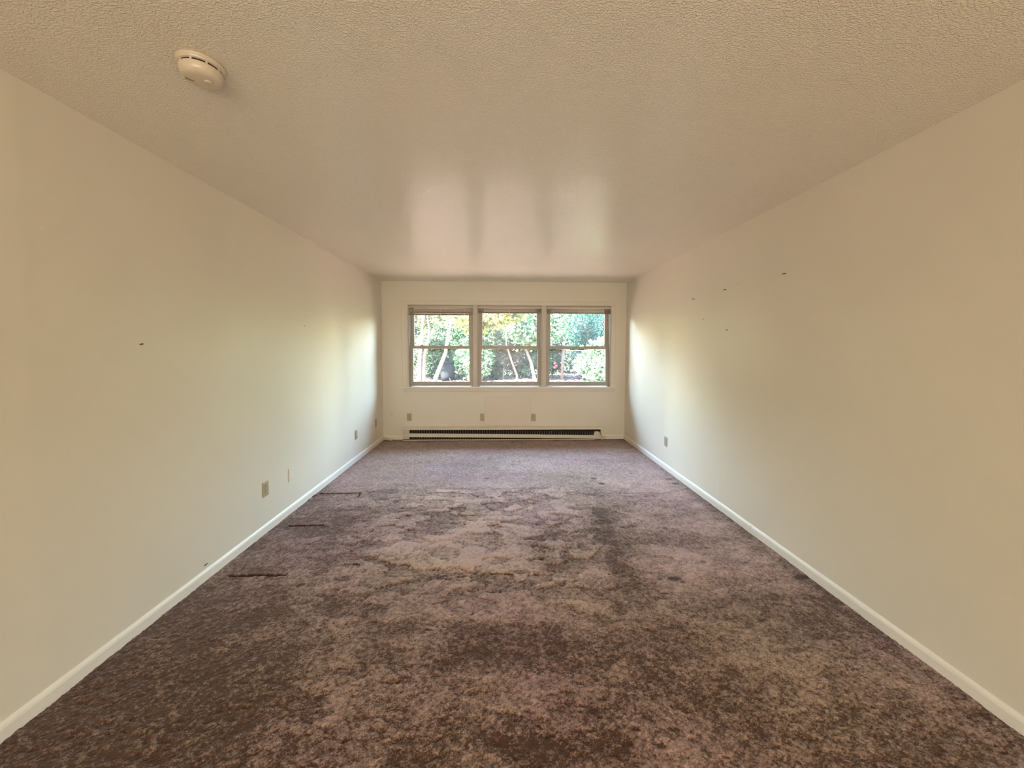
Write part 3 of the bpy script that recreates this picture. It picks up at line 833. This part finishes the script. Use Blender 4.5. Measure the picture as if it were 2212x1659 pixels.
def tree(name, x, y, crown, rad, n, size, lm, label, cat='tree', trunks=None, seed=1, group=None, bark='bark', narrow=0.45, clumps=14, r_trunk=0.05):
    gz = float(ground_z(np.array([x]), np.array([y]))[0])
    root = tag(empty(name, (x, y, gz)), label, cat, group)
    r = np.random.default_rng(seed)
    P = cloud(r, (crown[0] - x, crown[1] - y, crown[2] - gz), rad, n, clumps)
    P = P[P[:, 2] > 0.02]
    tag(link_mesh('foliage', leaf_mesh('foliage', P, size, seed + 1, narrow=narrow), M[lm], root), kind='stuff')
    if trunks is None:
        trunks = [[(0, 0, -0.1), (0.05, 0.02, (crown[2] - gz) * .5), ((crown[0] - x) * .8, (crown[1] - y) * .8, (crown[2] - gz) * 1.05)]]
    for tp in trunks:
        mb = MB()
        limb(mb, tp, r_trunk, r_trunk * 0.45)
        mb.build('trunk', M[bark], root)
    br = MB()
    for k in range(9):
        t = trunks[k % len(trunks)]
        a = Vector(t[-1]); s0 = Vector(t[-2])
        st = s0.lerp(a, 0.3 + 0.6 * r.random())
        e = Vector(((crown[0] - x) + rad[0] * r.uniform(-.8, .8), (crown[1] - y) + rad[1] * r.uniform(-.6, .6), (crown[2] - gz) + rad[2] * r.uniform(-.3, .8)))
        mid = st.lerp(e, 0.5) + Vector((0, 0, 0.06))
        limb(br, [st, mid, e], r_trunk * 0.35, r_trunk * 0.12, 6)
    tag(br.build('branches', M[bark], root), kind='stuff')
    return root

G = 'trees and shrubs beyond the windows'
# left window: forked pale trunks under loose yellow-green foliage
tree('forked_tree', -2.06, 9.8, (-1.85, 10.1, 2.65), (1.45, 0.65, 0.85), 9500, 0.115, 'lf_olive', 'tree with pale forked leaning trunks outside left window', seed=3, group=G, r_trunk=0.06,
     trunks=[[(-0.03, 0, -0.1), (0.02, 0, 0.8), (0.08, 0, 1.5), (0.15, 0, 1.9)], [(0.08, 0.05, -0.1), (0.10, 0.05, 0.7), (0.25, 0.08, 1.4), (0.2, 0, 1.9)], [(0.30, 0, -0.1), (0.46, 0, 0.35), (0.66, 0, 0.85), (0.75, 0, 1.4), (0.9, 0, 1.9)]])
tree('yellow_leaved_tree', -0.52, 8.5, (-0.42, 8.5, 2.36), (0.95, 0.5, 0.62), 4200, 0.12, 'lf_yellow', 'yellow-leaved small tree between left and middle windows', seed=13, group=G, narrow=0.7, r_trunk=0.03)
tree('green_maple', 0.80, 10.4, (0.80, 10.4, 2.3), (0.95, 0.8, 1.0), 7000, 0.125, 'lf_green', 'mid-green leafy tree at right side of middle window', seed=23, group=G, narrow=0.7,
     trunks=[[(0.15, -0.05, -0.1), (0.02, -0.05, 0.5), (-0.18, -0.1, 1.0), (-0.22, 0, 1.7)]])
tree('dry_brown_shrub', 0.05, 10.9, (0.1, 10.9, 1.45), (0.95, 0.5, 0.75), 5200, 0.10, 'lf_dry', 'dry grey-brown twiggy shrub low in middle window', 'shrub', seed=33, group=G, narrow=0.14, bark='twig', r_trunk=0.02)
tree('thin_leaning_tree', 0.42, 9.5, (0.25, 9.6, 2.6), (0.35, 0.15, 0.25), 500, 0.10, 'lf_olive', 'thin pale trunk leaning left in front of dry shrub', seed=43, group=G, r_trunk=0.03,
     trunks=[[(0.0, 0, -0.1), (-0.02, 0, 0.35), (-0.16, 0, 0.72), (-0.28, 0, 1.1), (-0.3, .2, 2.3)]])
tree('blue_green_conifer', 2.75, 12.4, (2.85, 12.4, 2.2), (0.95, 0.8, 1.6), 14000, 0.10, 'lf_teal', 'blue-green conifer filling upper right of right window', seed=53, group=G, narrow=0.12, clumps=40)
tree('light_green_tree', 1.75, 11.0, (1.62, 10.9, 2.5), (0.62, 0.6, 1.1), 2300, 0.12, 'lf_green', 'sparse bright tree against sky at left of right window', seed=63, group=G, narrow=0.6)
tree('broad_leaved_shrub', 2.66, 9.9, (2.66, 9.9, 0.98), (0.70, 0.55, 0.70), 3600, 0.13, 'lf_shrub', 'broad-leaved green shrub low in right window', 'shrub', seed=73, group=G, narrow=0.75, r_trunk=0.02)
tree('red_flowering_shrub', 1.55, 11.6, (1.55, 11.6, 1.25), (0.55, 0.4, 0.65), 2600, 0.09, 'lf_dry', 'brownish shrub with small red blooms at left of right window', 'shrub', seed=83, group=G, narrow=0.3, bark='twig', r_trunk=0.02)
tree('small_green_shrub', -0.75, 10.6, (-0.75, 10.6, 1.05), (0.55, 0.45, 0.55), 2200, 0.11, 'lf_green', 'small green shrub at right edge of left window', 'shrub', seed=93, group=G, narrow=0.6, r_trunk=0.02)
# undergrowth in front of the fence
M['lf_under'] = leaf_mat('dark_undergrowth_leaves', (0.015, 0.035, 0.018), (0.16, 0.24, 0.13))
under = [(-3.6, 1.0, 'dark undergrowth clump left of the forked trunks'), (-2.0, 0.95, 'dark undergrowth clump behind the forked trunks'), (-0.55, 0.85, 'dark undergrowth clump left of the dry shrub'),
         (0.95, 0.80, 'dark undergrowth clump right of the dry shrub'), (3.35, 0.85, 'dark undergrowth clump behind the broad-leaved shrub')]
tree('undergrowth_bush', 2.25, 12.75, (2.25, 12.75, 1.25), (0.75, 0.38, 0.95), 4200, 0.11, 'lf_under', 'dark undergrowth clump right behind the exposed fence mesh', 'shrub', seed=391, group='undergrowth in front of the fence', narrow=0.5, bark='twig', r_trunk=0.02, clumps=24)
for k, (x_, rz, lb) in enumerate(under):
    tree('undergrowth_bush', x_, 11.35, (x_, 11.35, 1.05), (0.80, 0.42, rz), 4200, 0.11, 'lf_under', lb, 'shrub', seed=403 + 10 * k, group='undergrowth in front of the fence', narrow=0.5, bark='twig', r_trunk=0.02, clumps=24)
# the dense row behind
rowx = [-7.5, -5.6, -3.9, -2.3, -0.8, 0.9, 2.6, 4.4, 6.3, 8.3]
rl = ['dense dark evergreen far left of the rear row', 'second evergreen from left in rear row', 'evergreen of rear row left of the left window view', 'dark evergreen of rear row behind forked trunks',
      'dark evergreen of rear row behind yellow-leaved tree', 'dark evergreen of rear row behind green maple', 'dark evergreen of rear row behind conifer', 'evergreen of rear row right of the conifer',
      'second evergreen from right in rear row', 'dense dark evergreen far right of the rear row']
for k, x_ in enumerate(rowx):
    yy = 14.4 if k % 2 == 0 else 16.4
    tree('evergreen_tree', x_, yy, (x_, yy, 2.2 + 0.25 * math.sin(k * 1.3)), (1.2, 0.8, 1.75), 6500, 0.16, 'lf_dark', rl[k], seed=103 + k * 10, group='evergreens of the rear row', narrow=0.5, clumps=30)
# nearer trees at both sides of the view
tree('side_tree', -5.2, 10.2, (-5.0, 10.2, 2.0), (1.5, 1.1, 1.2), 5000, 0.15, 'lf_olive', 'olive tree left of the window view', seed=301, group=G)
tree('side_tree', 5.6, 10.4, (5.4, 10.4, 2.0), (1.5, 1.1, 1.2), 5000, 0.15, 'lf_green', 'green tree right of the window view', seed=311, group=G)

# leaf litter on the bank
r = np.random.default_rng(77)
n = 14000
lx = r.uniform(-6, 7, n); ly = r.uniform(8.3, 14, n)
P = np.stack([lx, ly, ground_z(lx, ly) + 0.012 + 0.02 * r.random(n)], 1)
tag(link_mesh('leaf_litter', leaf_mesh('leaf_litter', P, 0.10, 78, flat=0.85, narrow=0.7), M['lf_litter']), 'pinkish fallen leaves on the bank outside the windows', 'leaf litter', kind='stuff')

# red blooms
bl = MB()
for (x_, y_, z_) in ((1.56, 11.05, 0.98), (1.60, 11.05, 0.90), (1.555, 11.05, 0.86), (1.24, 11.1, 0.92)):
    bmesh.ops.create_icosphere(bl.bm, subdivisions=2, radius=0.045, matrix=Matrix.Translation((x_, y_, z_)))
tag(bl.build('red_blooms', M['red']), 'cluster of small red blooms low in right window', 'flowers', kind='stuff')

# barrel behind the leaning trunk
bx, by = -1.46, 10.6
bz = float(ground_z(np.array([bx]), np.array([by]))[0])
ba = tag(empty('garden_barrel', (bx, by, bz)), 'blue-grey rounded barrel behind leaning trunk in left window', 'barrel')
MB().lathe([(0, 0), (0.15, 0.0), (0.19, 0.15), (0.20, 0.30), (0.18, 0.46), (0.165, 0.50), (0.0, 0.50)], 28).build('body', M['barrel'], ba, smooth=True)
MB().lathe([(0.17, 0.50), (0.18, 0.51), (0.18, 0.535), (0.16, 0.545), (0, 0.55)], 28).build('lid', M['barrel'], ba, smooth=True)

# chain-link fence
FY = 11.9
fz = float(ground_z(np.array([0.0]), np.array([FY]))[0]) - 0.02
fe = tag(empty('chain_link_fence', (0, FY, fz)), 'galvanised chain-link fence behind the shrubs', 'fence')
fx0, fx1, fh = -6.0, 6.5, 0.80
wm = MB()
pitch = 0.065
verts = []; faces = []
def bar(p0, p1, t=0.0022):
    d = (Vector(p1) - Vector(p0)).normalized()
    s = d.cross(Vector((0, 1, 0))).normalized() * t
    y = Vector((0, t, 0))
    b0 = len(verts)
    for p in (Vector(p0), Vector(p1)):
        verts.extend([tuple(p + s), tuple(p + y), tuple(p - s)])
    for k in range(3):
        faces.append((b0 + k, b0 + (k + 1) % 3, b0 + 3 + (k + 1) % 3, b0 + 3 + k))
x_ = fx0
while x_ < fx1 - fh:
    bar((x_, 0.002, 0), (x_ + fh, 0.002, fh)); bar((x_ + fh, -0.002, 0), (x_, -0.002, fh)); x_ += pitch
me = bpy.data.meshes.new('wire_mesh'); me.from_pydata(verts, [], faces); me.update()
wm.bm.free()
tag(link_mesh('wire_mesh', me, M['galv'], fe), kind='stuff')
MB().cyl((fx0, 0, fh), (fx1, 0, fh), 0.02, n=8).build('top_rail', M['galv'], fe)
for k in range(6):
    px_ = -5.85 + k * 2.42
    p_ = MB(); p_.cyl((px_, 0.03, -0.3), (px_, 0.03, fh + 0.05), 0.028, n=10); p_.build('post', M['galv'], fe)
